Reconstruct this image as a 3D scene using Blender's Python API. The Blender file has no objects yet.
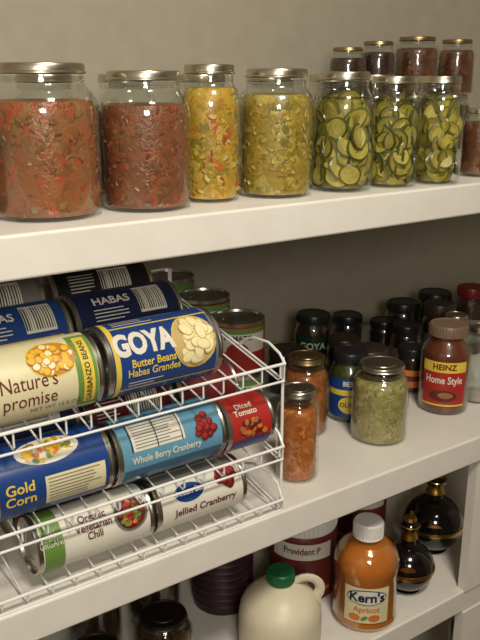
import bpy, bmesh, math, random
from mathutils import Vector, Matrix
random.seed(7)
T=1.3135; M=.934; B=.653
pi=math.pi; sin=math.sin; cos=math.cos
sc=bpy.context.scene
sc.view_settings.view_transform='Standard'

def lin(c):
    c=c/255
    return c/12.92 if c<=.04045 else ((c+.055)/1.055)**2.4
def C(r,g,b): return (lin(r),lin(g),lin(b),1)
MC={}
def mat(name,col,rough=.5,metal=0,coat=0,var=.9,vs=25):
    if name in MC: return MC[name]
    m=bpy.data.materials.new(name); m.use_nodes=True
    nt=m.node_tree; p=nt.nodes['Principled BSDF']
    p.inputs['Roughness'].default_value=rough; p.inputs['Metallic'].default_value=metal
    p.inputs['Coat Weight'].default_value=coat; p.inputs['Coat Roughness'].default_value=.08
    n=nt.nodes.new('ShaderNodeTexNoise'); n.inputs['Scale'].default_value=vs
    tc=nt.nodes.new('ShaderNodeTexCoord'); nt.links.new(tc.outputs['Object'],n.inputs['Vector'])
    r=nt.nodes.new('ShaderNodeValToRGB')
    r.color_ramp.elements[0].position=.3; r.color_ramp.elements[1].position=.7
    r.color_ramp.elements[0].color=tuple(x*var for x in col[:3])+(1,); r.color_ramp.elements[1].color=col
    nt.links.new(n.outputs['Fac'],r.inputs[0]); nt.links.new(r.outputs[0],p.inputs['Base Color'])
    MC[name]=m; return m
def painted(name,c1,c2,scale,bump,rough=.5):
    m=mat(name,c1,rough); nt=m.node_tree
    r=[n for n in nt.nodes if n.type=='VALTORGB'][0]; r.color_ramp.elements[0].color=c2
    n=nt.nodes.new('ShaderNodeTexNoise'); n.inputs['Scale'].default_value=scale
    tc=[q for q in nt.nodes if q.type=='TEX_COORD'][0]; nt.links.new(tc.outputs['Object'],n.inputs['Vector'])
    b=nt.nodes.new('ShaderNodeBump'); b.inputs['Strength'].default_value=bump; b.inputs['Distance'].default_value=.002
    nt.links.new(n.outputs['Fac'],b.inputs['Height']); nt.links.new(b.outputs[0],nt.nodes['Principled BSDF'].inputs['Normal'])
    return m
def food(name,cols,scale=110,mixc=None,rough=.35,sub=.5):
    if name in MC: return MC[name]
    m=bpy.data.materials.new(name); m.use_nodes=True; nt=m.node_tree; p=nt.nodes['Principled BSDF']
    tc=nt.nodes.new('ShaderNodeTexCoord')
    nz=nt.nodes.new('ShaderNodeTexNoise'); nz.inputs['Scale'].default_value=scale*.6; nz.inputs['Detail'].default_value=3
    mp=nt.nodes.new('ShaderNodeMix'); mp.data_type='RGBA'; mp.inputs[0].default_value=.04
    nt.links.new(tc.outputs['Object'],nz.inputs['Vector'])
    nt.links.new(tc.outputs['Object'],mp.inputs[6]); nt.links.new(nz.outputs['Color'],mp.inputs[7])
    v=nt.nodes.new('ShaderNodeTexVoronoi'); v.inputs['Scale'].default_value=scale
    nt.links.new(mp.outputs[2],v.inputs['Vector'])
    s=nt.nodes.new('ShaderNodeSeparateColor'); nt.links.new(v.outputs['Color'],s.inputs[0])
    r=nt.nodes.new('ShaderNodeValToRGB'); r.color_ramp.interpolation='CONSTANT'
    el=r.color_ramp.elements
    while len(el)<len(cols): el.new(.5)
    for i,c in enumerate(cols): el[i].position=i/len(cols)
    for i,c in enumerate(cols): el[i].color=c
    nt.links.new(s.outputs[0],r.inputs[0])
    n2=nt.nodes.new('ShaderNodeTexNoise'); n2.inputs['Scale'].default_value=scale*.35; n2.inputs['Detail'].default_value=4
    nt.links.new(tc.outputs['Object'],n2.inputs['Vector'])
    r2=nt.nodes.new('ShaderNodeValToRGB'); r2.color_ramp.elements[0].position=.4; r2.color_ramp.elements[1].position=.65
    nt.links.new(n2.outputs['Fac'],r2.inputs[0])
    mx=nt.nodes.new('ShaderNodeMix'); mx.data_type='RGBA'
    ml=nt.nodes.new('ShaderNodeMath'); ml.operation='MULTIPLY'; ml.inputs[1].default_value=sub*1.6
    nt.links.new(r2.outputs[0],ml.inputs[0]); nt.links.new(ml.outputs[0],mx.inputs[0])
    nt.links.new(r.outputs[0],mx.inputs[6]); mx.inputs[7].default_value=mixc or cols[0]
    nt.links.new(mx.outputs[2],p.inputs['Base Color']); p.inputs['Roughness'].default_value=rough
    b=nt.nodes.new('ShaderNodeBump'); b.inputs['Strength'].default_value=.3; b.inputs['Distance'].default_value=.002; b.invert=True
    nt.links.new(v.outputs['Distance'],b.inputs['Height']); nt.links.new(b.outputs[0],p.inputs['Normal'])
    MC[name]=m; return m
def glass(name='glass',tint=(.955,.97,.95,1)):
    m=bpy.data.materials.new(name); m.use_nodes=True; nt=m.node_tree; nt.nodes.clear()
    o=nt.nodes.new('ShaderNodeOutputMaterial'); t=nt.nodes.new('ShaderNodeBsdfTransparent'); t.inputs[0].default_value=tint
    g=nt.nodes.new('ShaderNodeBsdfGlossy'); g.inputs['Roughness'].default_value=.08; g.inputs[0].default_value=(.95,.97,.95,1)
    lw=nt.nodes.new('ShaderNodeLayerWeight'); lw.inputs[0].default_value=.5
    pw=nt.nodes.new('ShaderNodeMath'); pw.operation='POWER'; pw.inputs[1].default_value=2.8
    ma=nt.nodes.new('ShaderNodeMath'); ma.operation='MULTIPLY_ADD'; ma.inputs[1].default_value=.6; ma.inputs[2].default_value=.065
    nt.links.new(lw.outputs['Facing'],pw.inputs[0]); nt.links.new(pw.outputs[0],ma.inputs[0])
    mx=nt.nodes.new('ShaderNodeMixShader')
    n=nt.nodes.new('ShaderNodeTexNoise'); n.inputs['Scale'].default_value=45; b=nt.nodes.new('ShaderNodeBump'); b.inputs['Strength'].default_value=.25; b.inputs['Distance'].default_value=.002
    tc=nt.nodes.new('ShaderNodeTexCoord'); nt.links.new(tc.outputs['Object'],n.inputs['Vector'])
    nt.links.new(n.outputs['Fac'],b.inputs['Height']); nt.links.new(b.outputs[0],g.inputs['Normal'])
    nt.links.new(ma.outputs[0],mx.inputs[0]); nt.links.new(t.outputs[0],mx.inputs[1]); nt.links.new(g.outputs[0],mx.inputs[2]); nt.links.new(mx.outputs[0],o.inputs[0])
    MC[name]=m; return m

# ---------------- mesh builder
class MB:
    def __init__(s): s.v=[];s.f=[];s.m=[];s.mats=[]
    def mi(s,m):
        if m not in s.mats: s.mats.append(m)
        return s.mats.index(m)
    def add(s,vs,fs,m):
        o=len(s.v); s.v+= [tuple(x) for x in vs]; i=s.mi(m)
        for f in fs: s.f.append(tuple(o+k for k in f)); s.m.append(i)
    def lathe(s,prof,m,seg=48,mode='up',off=(0,0,0)):
        vs=[];fs=[];n=len(prof)
        for r,h in prof:
            for k in range(seg):
                a=2*pi*k/seg
                p=(r*sin(a),-r*cos(a),h) if mode=='up' else (h,-r*cos(a),r*sin(a))
                vs.append((p[0]+off[0],p[1]+off[1],p[2]+off[2]))
        for i in range(n-1):
            for k in range(seg):
                k2=(k+1)%seg
                fs.append((i*seg+k,i*seg+k2,(i+1)*seg+k2,(i+1)*seg+k))
        if prof[0][0]>1e-4: fs.append(tuple(range(seg))[::-1])
        if prof[-1][0]>1e-4: fs.append(tuple((n-1)*seg+k for k in range(seg)))
        s.add(vs,fs,m)
    def box(s,a,b,m):
        x0,y0,z0=a;x1,y1,z1=b
        v=[(x,y,z) for x in(x0,x1) for y in(y0,y1) for z in(z0,z1)]
        s.add(v,[(0,1,3,2),(4,6,7,5),(0,4,5,1),(2,3,7,6),(0,2,6,4),(1,5,7,3)],m)
    def tube(s,pts,r,m,seg=8,r2=None):
        pts=[Vector(p) for p in pts]; vs=[];fs=[];n=len(pts)
        for i,p in enumerate(pts):
            d=(pts[min(i+1,n-1)]-pts[max(i-1,0)]).normalized()
            u=d.orthogonal().normalized() if i==0 else (u-d*u.dot(d)).normalized()
            w=d.cross(u)
            for k in range(seg):
                a=2*pi*k/seg; vs.append(p+u*(r*cos(a))+w*((r2 or r)*sin(a)))
        for i in range(n-1):
            for k in range(seg):
                k2=(k+1)%seg; fs.append((i*seg+k,i*seg+k2,(i+1)*seg+k2,(i+1)*seg+k))
        fs.append(tuple(range(seg))[::-1]); fs.append(tuple((n-1)*seg+k for k in range(seg)))
        s.add(vs,fs,m)
    def obj(s,name,loc=(0,0,0),rz=0,rx=0,ang=35):
        me=bpy.data.meshes.new(name); me.from_pydata(s.v,[],s.f)
        for m in s.mats: me.materials.append(m)
        me.polygons.foreach_set('material_index',s.m)
        me.polygons.foreach_set('use_smooth',[True]*len(s.f))
        me.update(); me.set_sharp_from_angle(angle=math.radians(ang))
        o=bpy.data.objects.new(name,me); bpy.context.collection.objects.link(o)
        o.location=loc; o.rotation_euler=(rx,0,rz); return o

def S(mode,r,c,p,q):
    if mode=='up':
        t=c+p/r; return (r*sin(t),-r*cos(t),q)
    t=c+q/r; return (p,-r*cos(t),r*sin(t))
def patch(mb,mode,r,c,p0,p1,q0,q1,m,lift=.0004):
    np_=max(2,int(abs(p1-p0)/.003)) if mode=='up' else 2
    nq=max(2,int(abs(q1-q0)/.003)) if mode!='up' else 2
    rr=r+lift; vs=[];fs=[]
    for i in range(np_+1):
        for j in range(nq+1):
            p=p0+(p1-p0)*i/np_; q=q0+(q1-q0)*j/nq
            if mode=='up': p*=rr/r
            else: q*=rr/r
            vs.append(S(mode,rr,c,p,q))
    for i in range(np_):
        for j in range(nq):
            a=i*(nq+1)+j; fs.append((a,a+nq+1,a+nq+2,a+1))
    mb.add(vs,fs,m)
def ell(mb,mode,r,c,pc,qc,rp,rq,m,lift=.0008,a0=0,rot=0,seg=22):
    rr=r+lift; vs=[S(mode,rr,c,pc,qc)]; fs=[]
    for ring in(.5,1):
        for k in range(seg):
            a=2*pi*k/seg; x=rp*ring*cos(a); y=rq*ring*sin(a)
            vs.append(S(mode,rr,c,pc+x*cos(rot)-y*sin(rot),qc+x*sin(rot)+y*cos(rot)))
    for k in range(seg):
        k2=(k+1)%seg; fs.append((0,1+k,1+k2)); fs.append((1+k,1+seg+k,1+seg+k2,1+k2))
    mb.add(vs,fs,m)
TX={}
def textgeo(body,bold):
    if (body,bold) in TX: return TX[(body,bold)]
    cu=bpy.data.curves.new('t','FONT'); cu.body=body; cu.size=1; cu.align_x='CENTER'; cu.align_y='CENTER'; cu.offset=bold; cu.resolution_u=3; cu.space_line=.85
    o=bpy.data.objects.new('t',cu); bpy.context.collection.objects.link(o)
    dg=bpy.context.evaluated_depsgraph_get(); me=bpy.data.meshes.new_from_object(o.evaluated_get(dg))
    bm=bmesh.new(); bm.from_mesh(me); bmesh.ops.triangulate(bm,faces=bm.faces[:])
    for _ in range(2):
        es=[e for e in bm.edges if e.calc_length()>.22]
        if es: bmesh.ops.subdivide_edges(bm,edges=es,cuts=1); bmesh.ops.triangulate(bm,faces=bm.faces[:])
    bm.verts.ensure_lookup_table()
    g=([v.co[:2] for v in bm.verts],[tuple(v.index for v in f.verts) for f in bm.faces]); bm.free()
    bpy.data.objects.remove(o); bpy.data.curves.remove(cu); bpy.data.meshes.remove(me)
    TX[(body,bold)]=g; return g
def text(mb,mode,r,c,pc,qc,size,body,m,lift=.0009,rot=0,bold=.02,sx=1):
    vs,fs=textgeo(body,bold); out=[]
    for x,y in vs:
        x*=size*sx; y*=size
        out.append(S(mode,r+lift,c,pc+x*cos(rot)-y*sin(rot),qc+x*sin(rot)+y*cos(rot)))
    mb.add(out,fs,m)

# ---------------- materials
WHT=mat('label_white',C(216,211,195),.35); CREAM=mat('label_cream',C(216,206,165),.4)
YEL=mat('label_yellow',C(218,188,72),.35); RED=mat('label_red',C(166,42,36),.35); DRED=mat('label_maroon',C(98,28,28),.4)
BLUE=mat('label_blue',C(28,62,124),.3); DBLUE=mat('label_navy',C(24,34,68),.3); LBLUE=mat('label_skyblue',C(96,148,172),.3)
TEAL=mat('label_teal',C(52,94,122),.3)
GRN=mat('label_green',C(104,138,64),.35); DGRN=mat('label_darkgreen',C(24,56,34),.3); ORG=mat('label_orange',C(205,118,46),.35)
BLK=mat('label_black',C(24,22,24),.3); GREY=mat('label_grey',C(112,110,104),.4)
BEAN=mat('bean_cream',C(236,222,170),.3,coat=.4); CORN=mat('corn_yellow',C(230,182,56),.3)
TIN=mat('tin',C(200,198,188),.28,1)
LID=mat('jar_lid_silver',C(200,192,172),.3,1); LIDB=mat('jar_lid_brass',C(165,142,100),.38,1); LIDD=mat('jar_lid_dull',C(70,62,55),.45,1)
BLID=mat('lid_black',C(28,27,30),.35); GOLD=mat('gold',C(205,165,80),.28,1)
PW=mat('plastic_white',C(232,230,222),.35)
WIRE=mat('wire_white_coating',C(235,233,228),.3)
SH=painted('shelf_paint',C(222,217,207),C(217,211,200),40,.15,.45)
WL=painted('wall_paint',C(164,156,139),C(158,150,132),90,.25,.7)
G=glass()

# ---------------- room
def rbox(name,a,b,m,bev=0):
    mb=MB(); mb.box(a,b,m); o=mb.obj(name)
    if bev:
        md=o.modifiers.new('b','BEVEL'); md.width=bev; md.segments=3
    return o
rbox('wall_back',(-.6,1.2,0),(1.95,1.28,2.4),WL)
rbox('wall_left',(-.68,-1.6,0),(-.6,1.28,2.4),WL)
rbox('wall_right',(1.95,-1.6,0),(2.03,1.28,2.4),WL)
rbox('wall_front',(-.6,-1.68,0),(1.95,-1.6,2.4),WL)
rbox('ceiling',(-.68,-1.68,2.4),(2.03,1.28,2.48),mat('ceiling_paint',C(225,222,212),.7))
rbox('floor',(-.68,-1.68,-.08),(2.03,1.28,0),mat('floor_wood',C(110,80,55),.5))
rbox('shelf_upper',(-.599,.70,T-.043),(1.949,1.199,T),SH,.003)
rbox('shelf_middle',(-.599,.685,M-.043),(1.949,1.199,M),SH,.003)
rbox('shelf_lower',(-.599,.695,B-.04),(1.949,1.199,B),SH,.003)
rbox('shelf_bottom',(-.599,.70,.30),(1.949,1.199,.34),SH,.003)
rbox('trim_1',(.93,.692,.0),(.985,.708,.30),SH)
rbox('trim_2',(.93,.692,.34),(.985,.708,B-.04),SH)
rbox('trim_3',(.93,.692,B),(.985,.708,M-.043),SH)

# ---------------- mason jars
GP=[(.82,0),(.93,.008),(.985,.03),(1,.06),(1,.69),(.99,.73),(.96,.77),(.90,.81),(.82,.84),(.775,.86),(.76,.88),(.76,.935)]
def rad_at(z):
    for (a,b),(c,d) in zip(GP,GP[1:]):
        if z<=d: return a+(c-a)*(z-b)/(d-b) if d>b else c
    return .76
def slices(mb,r,h,level,side,faces,w0,per,rows,flat,tilt,ins,deep):
    for i in range(rows+1):
        for k in range(per):
            w=w0*random.uniform(.75,1.15) if w0>.008 else w0*random.uniform(.45,1.5)
            z=w+.003+(level*h-1.6*w-.003)*i/rows+random.uniform(-.5,.5)*w
            if w0<.008: z=random.uniform(w+.002,level*h-w*.4)
            z=max(w+.002,min(z,level*h-w*.3))
            th=2*pi*(k+.5*(i%2))/per+random.uniform(-.6,.6)*2*pi/per
            rr=rad_at(min(z/h+w/h,.88))*r-ins
            c0=math.sqrt(max(rr*rr-w*w,1e-6))-.001-random.uniform(0,deep)
            c=Vector((c0*sin(th),-c0*cos(th),z))
            nrm=Vector((sin(th)+random.uniform(-tilt,tilt),-cos(th)+random.uniform(-tilt,tilt),random.uniform(-tilt,tilt))).normalized()
            u=nrm.orthogonal().normalized(); v=nrm.cross(u)
            ro=random.uniform(0,3); u,v=u*cos(ro)+v*sin(ro),v*cos(ro)-u*sin(ro)
            t=flat; sg=16 if w0>.008 else 6; sq=random.uniform(.78,1) if w0>.008 else random.uniform(.35,.9)
            jit=[random.uniform(.75,1.15) if w0<.008 else random.uniform(.96,1.03) for _ in range(sg)]
            P=lambda q,o:[c+u*(w*q*jit[j]*cos(2*pi*j/sg))+v*(w*q*jit[j]*sq*sin(2*pi*j/sg))+nrm*o for j in range(sg)]
            vs=P(.8,-t)+P(1,-t*.6)+P(1,t*.6)+P(.86,t)
            mb.add(vs,[(i2*sg+j,i2*sg+(j+1)%sg,(i2+1)*sg+(j+1)%sg,(i2+1)*sg+j) for i2 in range(3) for j in range(sg)],random.choice(side))
            if w0>.008:
                vs=P(.86,t)+P(.55,t*.85)
                mb.add(vs,[(j,(j+1)%sg,sg+(j+1)%sg,sg+j) for j in range(sg)],random.choice(faces[0]))
                mb.add(vs[sg:],[tuple(range(sg))],faces[1])
            else: mb.add(P(.86,t),[tuple(range(sg))],random.choice(side))
def mason(x,y,r,h,fm,zb=T,level=.74,lid=LID,name='canning_jar',chunks=None,bits=None,emboss=None):
    mb=MB()
    mb.lathe([(r*.5,.004)]+[(a*r,b*h) for a,b in GP],G)
    for zz in(.888,.908):
        mb.lathe([(r*.76,zz*h-.0015),(r*.785,zz*h),(r*.76,zz*h+.0015)],G)
    if emboss: text(mb,'up',r,-.5,0,h*.50,r*.62,emboss,G,.0009,bold=.01)
    z0=.93*h; R=r*.80
    mb.lathe([(R*.97,z0),(R*1.015,z0+.0008),(R*1.015,z0+.002),(R*.99,z0+.003),(R*.99,h-.0025),(R*.97,h-.0008),(R*.93,h),(R*.88,h-.0006),(R*.86,h-.0014),(R*.60,h-.0012),(R*.58,h-.0004),(.0001,h-.0004)],lid)
    ins=.0028
    core=ins if not (chunks or bits) else (ins+.009 if chunks else ins+.0011)
    pr=[(.0001,.004)]+[(max(a*r-core,.001),max(b*h,.004)) for a,b in GP if b<level]+[(rad_at(level)*r-core,level*h),(rad_at(level)*r*.8,level*h+.001),(.0001,level*h+.0015)]
    mb.lathe(pr,fm)
    if chunks:
        w0=r*.47
        slices(mb,r,h,level,chunks[0],chunks[1],w0,9,max(3,int(level*h/(w0*.72))),.0017,.30,ins,.006)
    if bits:
        w0=bits[1]; slices(mb,r,h,level,bits[0],None,w0,bits[2],max(3,int(level*h/(w0*bits[3]))),.0011,.45,ins,.0016)
    return mb.obj(name,(x,y,zb+.0002))
SAL=food('salsa',[C(146,90,54),C(114,66,38),C(158,84,46),C(142,106,62),C(166,70,38),C(126,78,46)],130,C(138,90,54))
SAL2=food('salsa_dark',[C(134,78,50),C(106,58,36),C(146,72,44),C(126,92,56),C(100,62,38)],150,C(122,74,48))
REL=food('relish_mixed',[C(188,152,52),C(162,126,38),C(198,166,78),C(132,120,44),C(172,78,36),C(194,148,44)],105,C(168,134,44))
REL2=food('relish_yellow',[C(162,138,54),C(138,116,38),C(178,158,78),C(112,104,40),C(146,118,36)],125,C(148,124,44))
BRN=food('pickle_brine',[C(140,126,48),C(112,102,38),C(156,142,60)],90,C(128,114,40))
DARK=food('dark_preserve',[C(60,34,22),C(42,24,16),C(76,46,28)],100,C(52,30,20))
DARK2=food('tomato_preserve',[C(96,56,34),C(74,42,26),C(112,72,42)],100,C(84,50,32))
PEACH=food('apricot_chutney',[C(184,106,48),C(152,80,34),C(200,132,66),C(164,96,42)],110,C(170,94,40))
PEACH2=food('tomato_chutney',[C(150,84,42),C(118,62,30),C(166,104,54)],110,C(136,76,36))
GREL=food('green_relish',[C(162,150,94),C(136,126,74),C(182,170,118),C(118,110,62)],160,C(150,138,82))
PS=mat('pickle_skin',C(104,104,42),.35,coat=.2,var=.7,vs=60); PS2=mat('pickle_skin_dark',C(78,80,32),.35,coat=.2,var=.7,vs=60)
PF=mat('pickle_flesh',C(182,166,72),.35,coat=.25,var=.72,vs=120); PFb=mat('pickle_flesh_olive',C(162,144,56),.35,coat=.25,var=.72,vs=120); PF2=mat('pickle_seeds',C(188,172,88),.35,coat=.25,var=.62,vs=220)
def bit(n,c): return mat(n,c,.4,var=.7,vs=130)
b1=bit('bit_tomato',C(162,66,38)); b2=bit('bit_salsa',C(148,88,52)); b3=bit('bit_olive',C(114,94,50)); b4=bit('bit_brown',C(122,68,42)); b9=bit('bit_tan',C(160,112,68))
b5=bit('bit_yellow',C(196,166,76)); b6=bit('bit_gold',C(172,136,48)); b7=bit('bit_green',C(124,118,46)); b8=bit('bit_red',C(164,62,34))
mason(.309,.787,.0561,.150,SAL,level=.76,bits=((b1,b2,b2,b4,b9,b3,b2),.0046,20,1.7),emboss='Mason')
mason(.418,.774,.0490,.143,SAL2,level=.76,bits=((b1,b2,b4,b4,b2,b3),.0036,20,1.9))
mason(.504,.780,.0355,.150,REL,level=.83,bits=((b5,b6,b5,b7,b8,b6),.0056,15,1.3))
mason(.592,.771,.0453,.146,REL2,level=.80,bits=((b5,b6,b7,b6,b6),.0046,20,1.5),emboss='Kerr')
mason(.687,.758,.0395,.143,BRN,level=.79,chunks=((PS,PS2),((PF,PFb),PF2)))
mason(.764,.749,.0354,.138,BRN,level=.79,chunks=((PS,PS2),((PF,PFb),PF2)))
mason(.836,.736,.0333,.138,BRN,level=.79,chunks=((PS,PS),((PFb,PFb),PF)))
mason(.948,.757,.0250,.094,DARK2,level=.8,name='jam_jar')
mason(.930,.835,.0330,.138,DARK)
mason(.214,.815,.0360,.100,DARK,name='jam_jar')
for x,y,fm in((.36,.905,DARK),(.46,.90,DARK2),(.565,.895,REL2),(.665,.88,BRN),(.765,.87,BRN),(.845,.87,DARK2)):
    mason(x,y,.040,.140,fm)
for x,y,r,h,fm in((1.002,1.10,.033,.093,DARK),(1.076,1.10,.033,.099,DARK),(1.176,1.10,.042,.104,DARK2),(1.288,1.10,.036,.103,DARK2)):
    mason(x,y,r,h,DARK,name='jam_jar',level=.8)
    mason(x,y,r,h,fm,zb=T+h+.0003,name='jam_jar',level=.8,lid=LIDB)
mason(.619,.750,.0290,.127,PEACH,zb=M,level=.78,bits=((b9,bit('bit_orange',C(196,116,52)),MC['bit_orange'],b2),.0045,14,1.8))
mason(.721,.857,.0350,.120,PEACH2,zb=M,level=.80,lid=LIDB)
mason(.797,.776,.0420,.117,GREL,zb=M,level=.80)
mason(1.031,.785,.0251,.129,food('clear_contents',[C(150,145,130),C(170,165,150)],60,C(160,155,140)),zb=M,level=.1)

# ---------------- cans
def can_body(mb,mode,r,L,lab,seg=56):
    o=-L/2 if mode=='lie' else 0
    def P(l): return [(a,b+o) for a,b in l]
    R=r*.985
    mb.lathe(P([(.0001,.0035),(r*.45,.0035),(r*.47,.0028),(r*.52,.0028),(r*.54,.0035),(r*.74,.0035),(r*.76,.0026),(r*.80,.0026),(r*.83,.0038),(r*.91,.0038),(r*.93,.0002),(r*.97,0),(r,.0008),(r,.0028),(R,.0036),(R,.006)]),TIN,seg,mode)
    mb.lathe(P([(R,.006),(R+.0004,.0065),(R+.0004,L-.0065),(R,L-.006)]),lab,seg,mode)
    mb.lathe(P([(R,L-.006),(R,L-.0036),(r,L-.0028),(r,L-.0008),(r*.97,L),(r*.93,L-.0002),(r*.91,L-.0038),(r*.83,L-.0038),(r*.80,L-.0026),(r*.76,L-.0026),(r*.74,L-.0035),(r*.54,L-.0035),(r*.52,L-.0028),(r*.47,L-.0028),(r*.45,L-.0035),(.0001,L-.0035)]),TIN,seg,mode)
    return R+.0004
SL=.20
TZ={1:1.108,2:1.006,3:.9365}
yF=.690
def rackz(t,y): return TZ[t]+SL*(y-yF)
DX=-.013; DY=-.006
def lie(t,x0,x1,y,r,lab,deco,name='food_can'):
    x0+=DX;x1+=DX;y+=DY
    mb=MB(); L=x1-x0
    R=can_body(mb,'lie',r,L,lab)
    if deco: deco(mb,R,L/2-.007)
    z=rackz(t,y)+ (r+.0024)*math.sqrt(1+SL*SL)
    return mb.obj(name,((x0+x1)/2,y,z))
A0=.42
def lines(mb,R,x0,x1,q0,n,dq,m,lift=.0009,th=.0011):
    random.seed(n*7+int(q0*1000))
    for k in range(n): patch(mb,'lie',R,A0,x0,x1-random.uniform(0,.3)*(x1-x0),q0+k*dq,q0+k*dq+th,m,lift)
def d_promise(mb,R,h):
    patch(mb,'lie',R,A0,-h,h,-.045,.04,CREAM,.0003)
    patch(mb,'lie',R,A0,h-.022,h,-.045,.04,GRN,.0006)
    patch(mb,'lie',R,A0,h-.016,h-.004,-.04,.035,YEL,.0009)
    text(mb,'lie',R,A0,h-.010,-.005,.008,'GARBANZO BEANS',DGRN,.0012,rot=pi/2)
    text(mb,'lie',R,A0,-.016,-.014,.021,"Nature's\npromise",DRED,.0009,bold=0,sx=.8)
    ell(mb,'lie',R,A0,.012,.016,.026,.021,YEL,.0006); ell(mb,'lie',R,A0,.012,.016,.0245,.0195,mat('bean_bowl',C(190,130,50),.4),.0009)
    random.seed(3)
    for k in range(46):
        a=random.uniform(0,6.28); q=random.uniform(0,1)**.5
        X=.012+.021*q*cos(a); Y=.016+.016*q*sin(a)
        ell(mb,'lie',R,A0,X,Y,.0044,.0042,MC['bean_bowl'],.0011+.00004*k,seg=10)
        ell(mb,'lie',R,A0,X-.0004,Y+.0006,.0036,.0034,CORN if k%3 else BEAN,.00112+.00004*k,seg=10)
    text(mb,'lie',R,A0,.010,-.036,.007,'NET WT 15.5 OZ',DGRN,.0009,bold=0)
def d_beans(mb,R,h):
    patch(mb,'lie',R,A0,-h,-h+.006,-.09,.09,YEL,.0003)
    patch(mb,'lie',R,A0,-h,h,.033,.035,YEL,.0003); patch(mb,'lie',R,A0,-h,h,-.042,-.040,YEL,.0003)
    lines(mb,R,-.05,.0,.038,3,.0045,WHT,.0006)
    text(mb,'lie',R,A0,-.026,.010,.034,'GOYA',WHT,.0009,bold=.05,sx=.72)
    text(mb,'lie',R,A0,-.018,-.016,.012,'Butter Beans\nHabas Grandes',YEL,.0009,bold=.02,sx=.85)
    lines(mb,R,-.048,-.005,-.036,2,.004,WHT)
    ell(mb,'lie',R,A0,.034,.002,.027,.032,YEL,.0005); ell(mb,'lie',R,A0,.034,.002,.0258,.0308,mat('bean_shade',C(190,165,105),.4),.0008)
    sh=MC['bean_shade']; random.seed(5)
    for k in range(30):
        a=random.uniform(0,6.28); q=random.uniform(0,1)**.5
        X=.034+.018*q*cos(a); Y=.002+.023*q*sin(a); ro=random.uniform(0,3)
        ell(mb,'lie',R,A0,X,Y-.0006,.0088,.0060,sh,.0010+.00006*k,rot=ro,seg=16)
        ell(mb,'lie',R,A0,X,Y,.0080,.0050,BEAN,.00103+.00006*k,rot=ro,seg=16)
    patch(mb,'lie',R,A0,h-.003,h,-.09,.09,GREY,.0003)
def d_corn(mb,R,h):
    ell(mb,'lie',R,A0,-.002,.024,.034,.016,WHT,.0006)
    random.seed(8)
    for k in range(60):
        a=random.uniform(0,6.28); q=random.uniform(0,1)**.5
        ell(mb,'lie',R,A0,-.002+.029*q*cos(a),.024+.012*q*sin(a),.004,.0024,(CORN,BEAN,GRN,CORN,ORG)[k%5],.0010+.00003*k,rot=k,seg=8)
    patch(mb,'lie',R,A0,-.012,h-.004,-.036,-.004,CREAM,.0006)
    lines(mb,R,-.009,h-.008,-.033,8,.0036,GREY)
    text(mb,'lie',R,A0,-.038,-.016,.015,'Gold\nCorn',YEL,.0009)
def barcode(mb,R,x0,x1,q0,q1,m=BLK):
    patch(mb,'lie',R,A0,x0,x1,q0,q1,WHT,.0006)
    n=12; random.seed(2); w=(x1-x0)/n
    for k in range(n): patch(mb,'lie',R,A0,x0+w*(k+.2),x0+w*(k+random.uniform(.4,.8)),q0+.003,q1-.003,m,.0009)
def berries(mb,R,cx,cy,rx,ry,n,sd):
    random.seed(sd)
    for k in range(n):
        a=random.uniform(0,6.28); q=random.uniform(0,1)**.5; X=cx+rx*q*cos(a); Y=cy+ry*q*sin(a)
        ell(mb,'lie',R,A0,X,Y,.0050,.0050,DRED,.0010+.0001*k,seg=14)
        ell(mb,'lie',R,A0,X-.0008,Y+.0010,.0034,.0032,RED,.00105+.0001*k,seg=12)
def d_cran(mb,R,h):
    patch(mb,'lie',R,A0,-h,h,.026,.04,TEAL,.0003); patch(mb,'lie',R,A0,-h,h,-.05,-.024,TEAL,.0003)
    patch(mb,'lie',R,A0,-.050,.014,-.004,.027,WHT,.0006)
    lines(mb,R,-.047,.012,-.001,8,.0034,GREY)
    for k in range(3): patch(mb,'lie',R,A0,-.052+.031*k,-.0508+.031*k,-.004,.027,BLK,.001)
    text(mb,'lie',R,A0,-.010,-.014,.011,'Whole Berry Cranberry',WHT,.0009,sx=.8)
    berries(mb,R,.040,.004,.013,.013,18,4)
def d_cran2(mb,R,h):
    patch(mb,'lie',R,A0,-h,h,.024,.04,GREY,.0003)
    ell(mb,'lie',R,A0,-.018,.006,.019,.011,BLUE,.0007); text(mb,'lie',R,A0,-.018,.007,.010,'Ocean Bay',WHT,.0011,bold=0)
    text(mb,'lie',R,A0,.002,-.015,.012,'Jellied Cranberry',DRED,.0009)
    berries(mb,R,.034,.010,.012,.012,16,6)
def d_red(mb,R,h):
    text(mb,'lie',R,A0,-.006,.014,.010,'Diced\nTomato',WHT,.0009)
    patch(mb,'lie',R,A0,-h,h,-.04,-.024,BLUE,.0006)
    random.seed(9)
    for k in range(24):
        ell(mb,'lie',R,A0,.002+random.uniform(-.018,.018),-.010+random.uniform(-.009,.010),.004,.003,(ORG,DRED,b9)[k%3],.0010+.00006*k,rot=k,seg=8)
def d_chili(mb,R,h):
    patch(mb,'lie',R,A0,-h,-h+.022,-.07,.07,GRN,.0004)
    text(mb,'lie',R,A0,-h+.011,.004,.011,'365\nORGANIC',WHT,.0009,sx=.6,bold=0)
    text(mb,'lie',R,A0,-.004,.004,.0115,'Organic\nVegetarian\nChili',DRED,.0009,sx=.85)
    ell(mb,'lie',R,A0,.040,.004,.020,.020,GREY,.0006); ell(mb,'lie',R,A0,.040,.004,.017,.017,DRED,.0009)
    random.seed(10)
    for k in range(40):
        a=random.uniform(0,6.28); q=random.uniform(0,1)**.5
        ell(mb,'lie',R,A0,.040+.014*q*cos(a),.004+.014*q*sin(a),.0032,.0024,(ORG,RED,b4,b2,GRN)[k%5],.0012+.00004*k,rot=k,seg=8)
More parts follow.
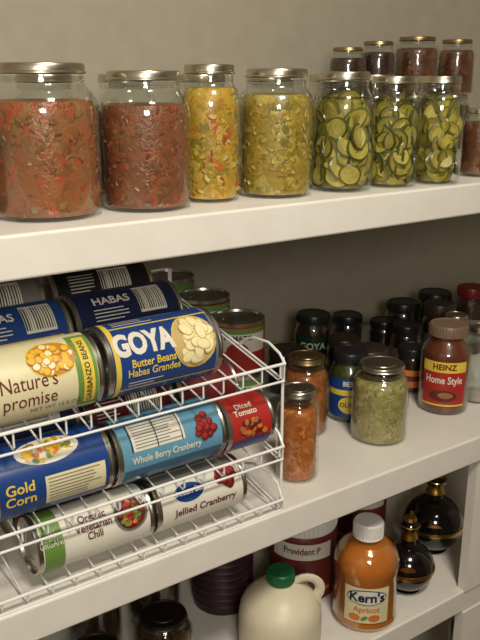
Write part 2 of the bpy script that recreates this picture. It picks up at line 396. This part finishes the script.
def d_bar(mb,R,h): barcode(mb,R,-.005,.035,-.018,.022); lines(mb,R,-.045,-.012,-.012,8,.004,WHT)
def d_gb(mb,R,h):
    patch(mb,'lie',R,A0,-.052,.052,-.012,-.006,YEL,.0006); barcode(mb,R,.012,.046,.0,.036)
    text(mb,'lie',R,A0,-.020,.022,.015,'HABAS',WHT,.0009,bold=.02); lines(mb,R,-.045,.0,-.002,4,.004,WHT)
def d_wl(mb,R,h):
    patch(mb,'lie',R,A0,-.03,.04,-.002,.034,WHT,.0005); lines(mb,R,-.026,.036,.002,8,.0038,GREY)
lie(1,.208,.333,.740,.0385,CREAM,d_promise)
lie(1,.339,.478,.741,.0395,BLUE,d_beans)
lie(1,.210,.338,.822,.0385,BLUE,d_gb)
lie(1,.343,.480,.825,.0385,DBLUE,d_gb)
lie(1,.214,.340,.904,.0385,GREY,d_bar)
lie(1,.350,.484,.905,.0385,BLK,d_bar)
lie(2,.210,.339,.739,.0380,BLUE,d_corn)
lie(2,.344,.482,.738,.0365,LBLUE,d_cran)
lie(2,.486,.554,.736,.0330,RED,d_red)
lie(2,.212,.339,.820,.0375,DBLUE,d_wl)
lie(2,.344,.460,.816,.0365,DRED,d_bar)
lie(2,.466,.553,.812,.0350,DRED,None)
lie(2,.230,.345,.900,.0370,GREY,d_bar)
lie(2,.352,.480,.900,.0370,BLUE,d_wl)
lie(3,.248,.384,.731,.0315,WHT,d_chili)
lie(3,.388,.510,.731,.0315,WHT,d_cran2)
lie(3,.245,.381,.800,.0315,DRED,None)
lie(3,.385,.507,.800,.0315,GREY,None)
def upcan(x,y,r,h,zb,lab,deco=None):
    mb=MB(); R=can_body(mb,'up',r,h,lab)
    if deco: deco(mb,R,h)
    return mb.obj('food_can',(x,y,zb+.0003))
def d_tom(mb,R,h):
    patch(mb,'up',R,-.6,-.05,.05,h*.45,h*.80,WHT,.0004); ell(mb,'up',R,-.6,0,h*.45,.018,.016,RED,.0008)
    patch(mb,'up',R,-.6,-.08,.08,h*.80,h*.9,GRN,.0004)
    text(mb,'up',R,-.6,0,h*.72,.011,'TOMATO',DGRN,.0009)
for x,y,h,l in((.664,.955,.083,RED),(.664,1.050,.090,DRED),(.656,1.146,.097,GREY)):
    upcan(x,y,.042,h,M,GREY,d_tom); upcan(x,y,.042,h,M+h+.0004,l,d_tom)

# ---------------- wire can rack
mb=MB(); x0,x1=.186,.546; yb=.955; w=.0015
LIP={1:.021,2:.016,3:.013}
for t in(1,2,3):
    z0=TZ[t]; lp=LIP[t]
    zf=lambda y:rackz(t,y)
    n=14
    for i in range(n):
        x=x0+.006+(x1-x0-.012)*i/(n-1)
        mb.tube([(x,yF-.0015,z0+lp-.001),(x,yF-.0015,z0+.004),(x,yF+.002,z0),(x,yb,zf(yb))],w*.75,WIRE,6)
    for y in(yF-.0015,yb): mb.tube([(x0,y,zf(y)-.0012),(x1,y,zf(y)-.0012)],w,WIRE,8)
    mb.tube([(x0,.86,zf(.86)-.003),(x1,.86,zf(.86)-.003)],w,WIRE,8)
    mb.tube([(x0,yF-.003,z0+lp),(x1,yF-.003,z0+lp)],w*1.25,WIRE,8)
    mb.tube([(x0,yb+.002,zf(yb)+.03),(x1,yb+.002,zf(yb)+.03)],w,WIRE,8)
    for x in(x0,x1):
        mb.tube([(x,yF-.0015,z0+lp),(x,yF-.0015,z0-.001),(x,yb,zf(yb)),(x,yb+.002,zf(yb)+.03)],w,WIRE,8)
        mb.tube([(x,yF-.0015,z0+lp),(x,yF+.008,z0+.030),(x,yF+.03,z0+.038),(x,yF+.06,z0+.036),(x,yF+.08,z0+.028),(x,yF+.09,rackz(t,yF+.09))],w*1.1,WIRE,8)
for x in(x0-.002,x1+.002):
    zt=rackz(1,yb)
    mb.tube([(x,yF+.004,M+.002),(x,yF+.004,TZ[1]+.026)],w*1.25,WIRE,8)
    mb.tube([(x,yb,M+.002),(x,yb,zt+.03)],w*1.25,WIRE,8)
    mb.tube([(x,yF+.004,M+.002),(x,yb,M+.002)],w*1.25,WIRE,8)
mb.obj('can_rack')

# ---------------- shop jars
def shopjar(name,x,y,r,h,zb,body,lid,deco=None,neck=.78,lidf=.86,glassy=True,rz=0):
    mb=MB()
    pr=[(r*.8,0),(r*.96,.003),(r,.008),(r,h*.66),(r*.96,h*.72),(r*(neck+.06),h*.79),(r*neck,h*.83),(r*neck,h*.87)]
    mb.lathe(pr,G)
    mb.lathe([(max(a-.0025,.001),max(b,.003)) for a,b in pr]+[(.0001,h*.87)],body)
    R=r*(neck+.06); z0=h*lidf
    mb.lathe([(R*.97,z0),(R,z0+.001),(R,h-.003),(R*.96,h-.0005),(R*.9,h),(R*.86,h-.0012),(.0001,h-.0012)],lid)
    for k in range(40):
        a=2*pi*k/40; mb.box((R*sin(a)-.0005,-R*cos(a)-.0005,z0+.002),(R*sin(a)+.0005,-R*cos(a)+.0005,h-.003),lid)
    if deco: deco(mb,r,h)
    return mb.obj(name,(x,y,zb+.0003))
def d_gravy(mb,r,h):
    c=-.90
    patch(mb,'up',r,c,-.036,.036,h*.12,h*.60,RED,.0005)
    patch(mb,'up',r,c,-.036,.036,h*.51,h*.63,YEL,.0008)
    patch(mb,'up',r,c,-.036,.036,h*.12,h*.14,YEL,.0008)
    text(mb,'up',r,c,0,h*.57,.013,'HEINZ',DRED,.0012,bold=.03); text(mb,'up',r,c,0,h*.42,.017,'Home Style',WHT,.0012,bold=.02,sx=.75)
    ell(mb,'up',r,c,0,h*.24,.024,.011,b4,.0009); ell(mb,'up',r,c,0,h*.24,.022,.0095,DRED,.0013); ell(mb,'up',r,c,.004,h*.25,.012,.005,b9,.0017)
GRAVY=mat('gravy',C(104,52,30),.3,coat=.6)
shopjar('gravy_jar',.960,.794,.0400,.144,M,GRAVY,mat('lid_bronze',C(120,98,80),.35),d_gravy,neck=.70,lidf=.87)
def d_blue(mb,r,h):
    patch(mb,'up',r,-.7,-.05,.05,h*.10,h*.66,BLUE,.0005); patch(mb,'up',r,-.7,-.05,.05,h*.42,h*.50,YEL,.0009)
    ell(mb,'up',r,-.7,0,h*.28,.018,.014,YEL,.0009); text(mb,'up',r,-.7,0,h*.28,.010,'OLIVES',DGRN,.0014); text(mb,'up',r,-.7,0,h*.59,.011,'BEST',WHT,.001)
shopjar('olive_jar',.808,.855,.0315,.112,M,mat('olives',C(60,70,30),.3),BLID,d_blue)
def d_green(mb,r,h):
    patch(mb,'up',r,-.7,-.04,.04,h*.12,h*.68,DGRN,.0005); text(mb,'up',r,-.7,0,h*.52,.017,'GOYA',WHT,.001,bold=.02); patch(mb,'up',r,-.7,-.04,.04,h*.2,h*.3,YEL,.0008)
shopjar('olive_jar',.891,1.043,.0328,.112,M,DARK,mat('lid_darkgreen',C(25,38,30),.35),d_green,neck=.85)
def d_or(mb,r,h): patch(mb,'up',r,-.85,-.03,.03,h*.15,h*.55,ORG,.0005); patch(mb,'up',r,-.85,-.03,.03,h*.3,h*.42,DRED,.0008)
def d_w(mb,r,h): patch(mb,'up',r,-.85,-.03,.03,h*.2,h*.55,GREY,.0005)
DK=mat('dark_sauce',C(38,26,20),.3)
BRL=mat('lid_brown',C(62,46,38),.4)
for x,y,r,h,dc,ld in((.900,.905,.034,.084,None,BRL),(1.034,.950,.028,.090,d_w,BLID),(1.062,1.035,.028,.072,None,BLID),(.976,.880,.027,.078,d_or,BLID),(.907,.977,.031,.082,None,BRL),(1.112,.945,.030,.118,d_w,BRL),(1.0,1.07,.03,.085,d_or,BLID),(1.14,1.06,.035,.09,d_w,BLID),(.80,1.0,.035,.075,None,BRL),(1.22,1.05,.035,.10,None,BLID),(1.30,.98,.035,.11,d_or,BLID)):
    shopjar('condiment_jar',x,y,r,h,M,DK,ld,dc,neck=.86,lidf=.80)
shopjar('condiment_jar',1.214,.955,.030,.132,M,DARK,mat('lid_red',C(120,25,22),.35),d_w,neck=.86)
shopjar('condiment_jar',1.068,.868,.0210,.122,M,DARK,LID,d_w,neck=.86)

# ---------------- lower shelf
mb=MB(); r=.0495; h=.166
JU=mat('apricot_nectar',C(222,146,72),.22,coat=.8,var=.82,vs=18)
pr=[(r*.75,0),(r*.93,.003),(r,.010),(r*.985,.014),(r*.97,.018),(r*.97,h*.52),(r,h*.55),(r,h*.60),(r*.97,h*.66),(r*.86,h*.74),(r*.62,h*.80),(r*.42,h*.835),(r*.40,h*.86)]
lv=h*.80
mb.lathe([(a*.965,max(b,.002)) for a,b in pr if b<=lv]+[(.0001,lv)],JU); mb.lathe(pr,G)
AM=glass('amber_plastic',(.93,.82,.62,1)); mb.lathe([(a-.0005,b) for a,b in pr],AM)
mb.lathe([(r*.46,h*.85),(r*.46,h*.86),(r*.43,h*.865),(r*.45,h*.87),(r*.45,h*.985),(r*.41,h),(.0001,h)],PW)
for k in range(36):
    a=2*pi*k/36; R=r*.45; mb.box((R*sin(a)-.0006,-R*cos(a)-.0006,h*.875),(R*sin(a)+.0006,-R*cos(a)+.0006,h*.98),PW)
R=r*.975; c=-.72
patch(mb,'up',R,c,-.034,.034,.020,.080,CREAM,.0008); ell(mb,'up',R,c,0,.064,.031,.013,BLUE,.0014); ell(mb,'up',R,c,0,.064,.0295,.0115,WHT,.0018)
text(mb,'up',R,c,0,.064,.021,"Kern's",DBLUE,.0022,bold=.03); text(mb,'up',R,c,0,.043,.013,'Apricot',ORG,.0013,bold=.02); ell(mb,'up',R,c,-.018,.029,.009,.006,ORG,.0013); ell(mb,'up',R,c,.012,.029,.009,.006,ORG,.0013)
ell(mb,'up',R,c,-.003,.029,.006,.003,GRN,.0016,rot=.6)
mb.obj('juice_bottle',(.757,.746,B+.0003))
mb=MB(); r=.060; dz=.006
JG=mat('jug_cream_plastic',C(218,207,180),.4)
mb.lathe([(r*.85,0),(r*.97,.004),(r,.012),(r,.050+dz),(r*.97,.063+dz),(r*.86,.077+dz),(r*.66,.088+dz),(r*.44,.096+dz),(r*.30,.100+dz),(r*.27,.104+dz),(r*.27,.110+dz)],JG)
mb.lathe([(r*.31,.102+dz),(r*.33,.104+dz),(r*.33,.118+dz),(r*.30,.120+dz),(.0001,.120+dz)],mat('cap_green',C(25,100,58),.35))
for k in range(30):
    a=2*pi*k/30; R=r*.33; mb.box((R*sin(a)-.0006,-R*cos(a)-.0006,.105+dz),(R*sin(a)+.0006,-R*cos(a)+.0006,.117+dz),MC['cap_green'])
pts=[]
for k in range(13):
    a=pi*.95-k/12*pi*1.15
    pts.append((.036+.022*cos(a),0,.086+dz+.019*sin(a)))
pts=[(.012,0,.100+dz)]+pts[1:]+[(.052,0,.058+dz)]
mb.tube(pts,.0052,JG,10,.0075)
mb.obj('syrup_jug',(.608,.767,B+.0003),rz=-.5)
def tub(x,y,r,h,body,lid,txt,ribs=False):
    mb=MB()
    mb.lathe([(r*.88,0),(r*.94,.002),(r*.95,.006),(r*.95,h*.68),(r*.90,h*.73),(r*.86,h*.76)],body)
    if ribs:
        for k in range(7): mb.lathe([(r*.95,.012+k*.012),(r*.975,.015+k*.012),(r*.95,.018+k*.012)],body)
    mb.lathe([(r*.90,h*.74),(r*.92,h*.745),(r*.92,h*.98),(r*.88,h),(.0001,h)],lid)
    for k in range(48):
        a=2*pi*k/48; R=r*.92; mb.box((R*sin(a)-.0009,-R*cos(a)-.0009,h*.76),(R*sin(a)+.0009,-R*cos(a)+.0009,h*.97),lid)
    if txt:
        patch(mb,'up',r*.95,-.72,-.05,.05,h*.50,h*.68,WHT,.0008)
        text(mb,'up',r*.95,-.72,0,h*.60,.016,txt,DRED,.0014,bold=.02,sx=.8)
        patch(mb,'up',r*.95,-.72,-.05,.05,h*.12,h*.16,ORG,.0008)
    mb.obj('protein_tub' if txt else 'supplement_tub',(x,y,B+.0003))
TM=mat('tub_maroon',C(108,42,38),.4)
tub(.730,.865,.058,.154,TM,PW,'Provident P')
tub(.905,.920,.052,.156,TM,PW,'Protein')
tub(.600,.905,.050,.156,mat('tub_plum',C(52,30,36),.4),BLID,None,True)
CHB=mat('liqueur_dark_glass',C(14,10,12),.12,coat=.5)
def chamb(x,y,r,h):
    mb=MB(); pr=[(r*.45,0),(r*.55,.002)]
    for k in range(1,15):
        a=-pi/2+pi*(k+1.5)/17; pr.append((r*cos(a),r*.96+r*.96*sin(a)))
    zt=pr[-1][1]; pr+= [(r*.25,zt+.003),(r*.20,zt+.018)]
    mb.lathe(pr,CHB)
    zc=r*.96
    mb.lathe([(r*.995,zc-.0035),(r*1.02,zc-.003),(r*1.025,zc),(r*1.02,zc+.003),(r*.995,zc+.0035)],GOLD)
    text(mb,'up',r*1.025,-.8,0,zc,.0045,'LIQUEUR ROYALE',BLK,.0004,bold=0)
    n=zt+.010
    mb.lathe([(r*.24,n-.002),(r*.32,n+.001),(r*.29,n+.006),(r*.24,n+.011),(r*.24,n+.015)],GOLD,24)
    n+=.002
    mb.lathe([(r*.23,n+.013),(r*.33,n+.016),(r*.36,n+.022),(r*.28,n+.027),(r*.18,n+.029)],CHB,24)
    mb.lathe([(r*.36,n+.0205),(r*.375,n+.022),(r*.36,n+.0235)],GOLD,24)
    mb.lathe([(r*.18,n+.028),(r*.24,n+.031),(r*.2,n+.036),(.0001,n+.038)],GOLD,20)
    mb.box((-.0015,-.0015,n+.036),(.0015,.0015,n+.046),GOLD); mb.box((-.004,-.0015,n+.040),(.004,.0015,n+.043),GOLD)
    ell(mb,'up',r*.93,-.8,0,zc+.015,.012,.006,GOLD,.001)
    mb.obj('liqueur_bottle',(x,y,B+.0003))
chamb(.862,.758,.043,.11); chamb(.985,.815,.052,.122)
for x,y,r,h in((.44,.81,.040,.10),(.335,.80,.040,.10),(.49,.93,.040,.12),(.39,.93,.04,.12),(.24,.85,.04,.12)):
    mason(x,y,r,h,DARK,zb=B,level=.78,name='canning_jar',lid=LIDD)
for x,y in((.80,.76),(.70,.77),(.60,.78),(1.08,.78),(1.20,.80)):
    mason(x,y,.043,.16,DARK2,zb=.34,level=.78)

# ---------------- camera & lights
cd=bpy.data.cameras.new('camera');co=bpy.data.objects.new('camera',cd);bpy.context.collection.objects.link(co)
co.location=(0,0,1.45);co.rotation_euler=(math.radians(73),0,math.radians(-35));cd.sensor_width=36;cd.lens=44.66;cd.clip_start=.01
sc.camera=co
def area(name,loc,tgt,size,e,col):
    l=bpy.data.lights.new(name,'AREA'); l.energy=e; l.size=size; l.color=col
    o=bpy.data.objects.new(name,l); bpy.context.collection.objects.link(o); o.location=loc
    o.rotation_euler=(Vector(tgt)-Vector(loc)).to_track_quat('-Z','Y').to_euler()
area('ceiling_light',(.35,-.15,2.35),(.6,.6,1),.26,20,(1,.93,.81))
area('fill_light',(-.15,-.55,1.68),(.6,.9,1.1),.28,9.5,(1,.945,.845))  # frontal fill added behind the camera to brighten the middle shelf interior
w=bpy.data.worlds.new('world'); sc.world=w; w.use_nodes=True; w.node_tree.nodes['Background'].inputs[0].default_value=(.5,.5,.5,1); w.node_tree.nodes['Background'].inputs[1].default_value=.1
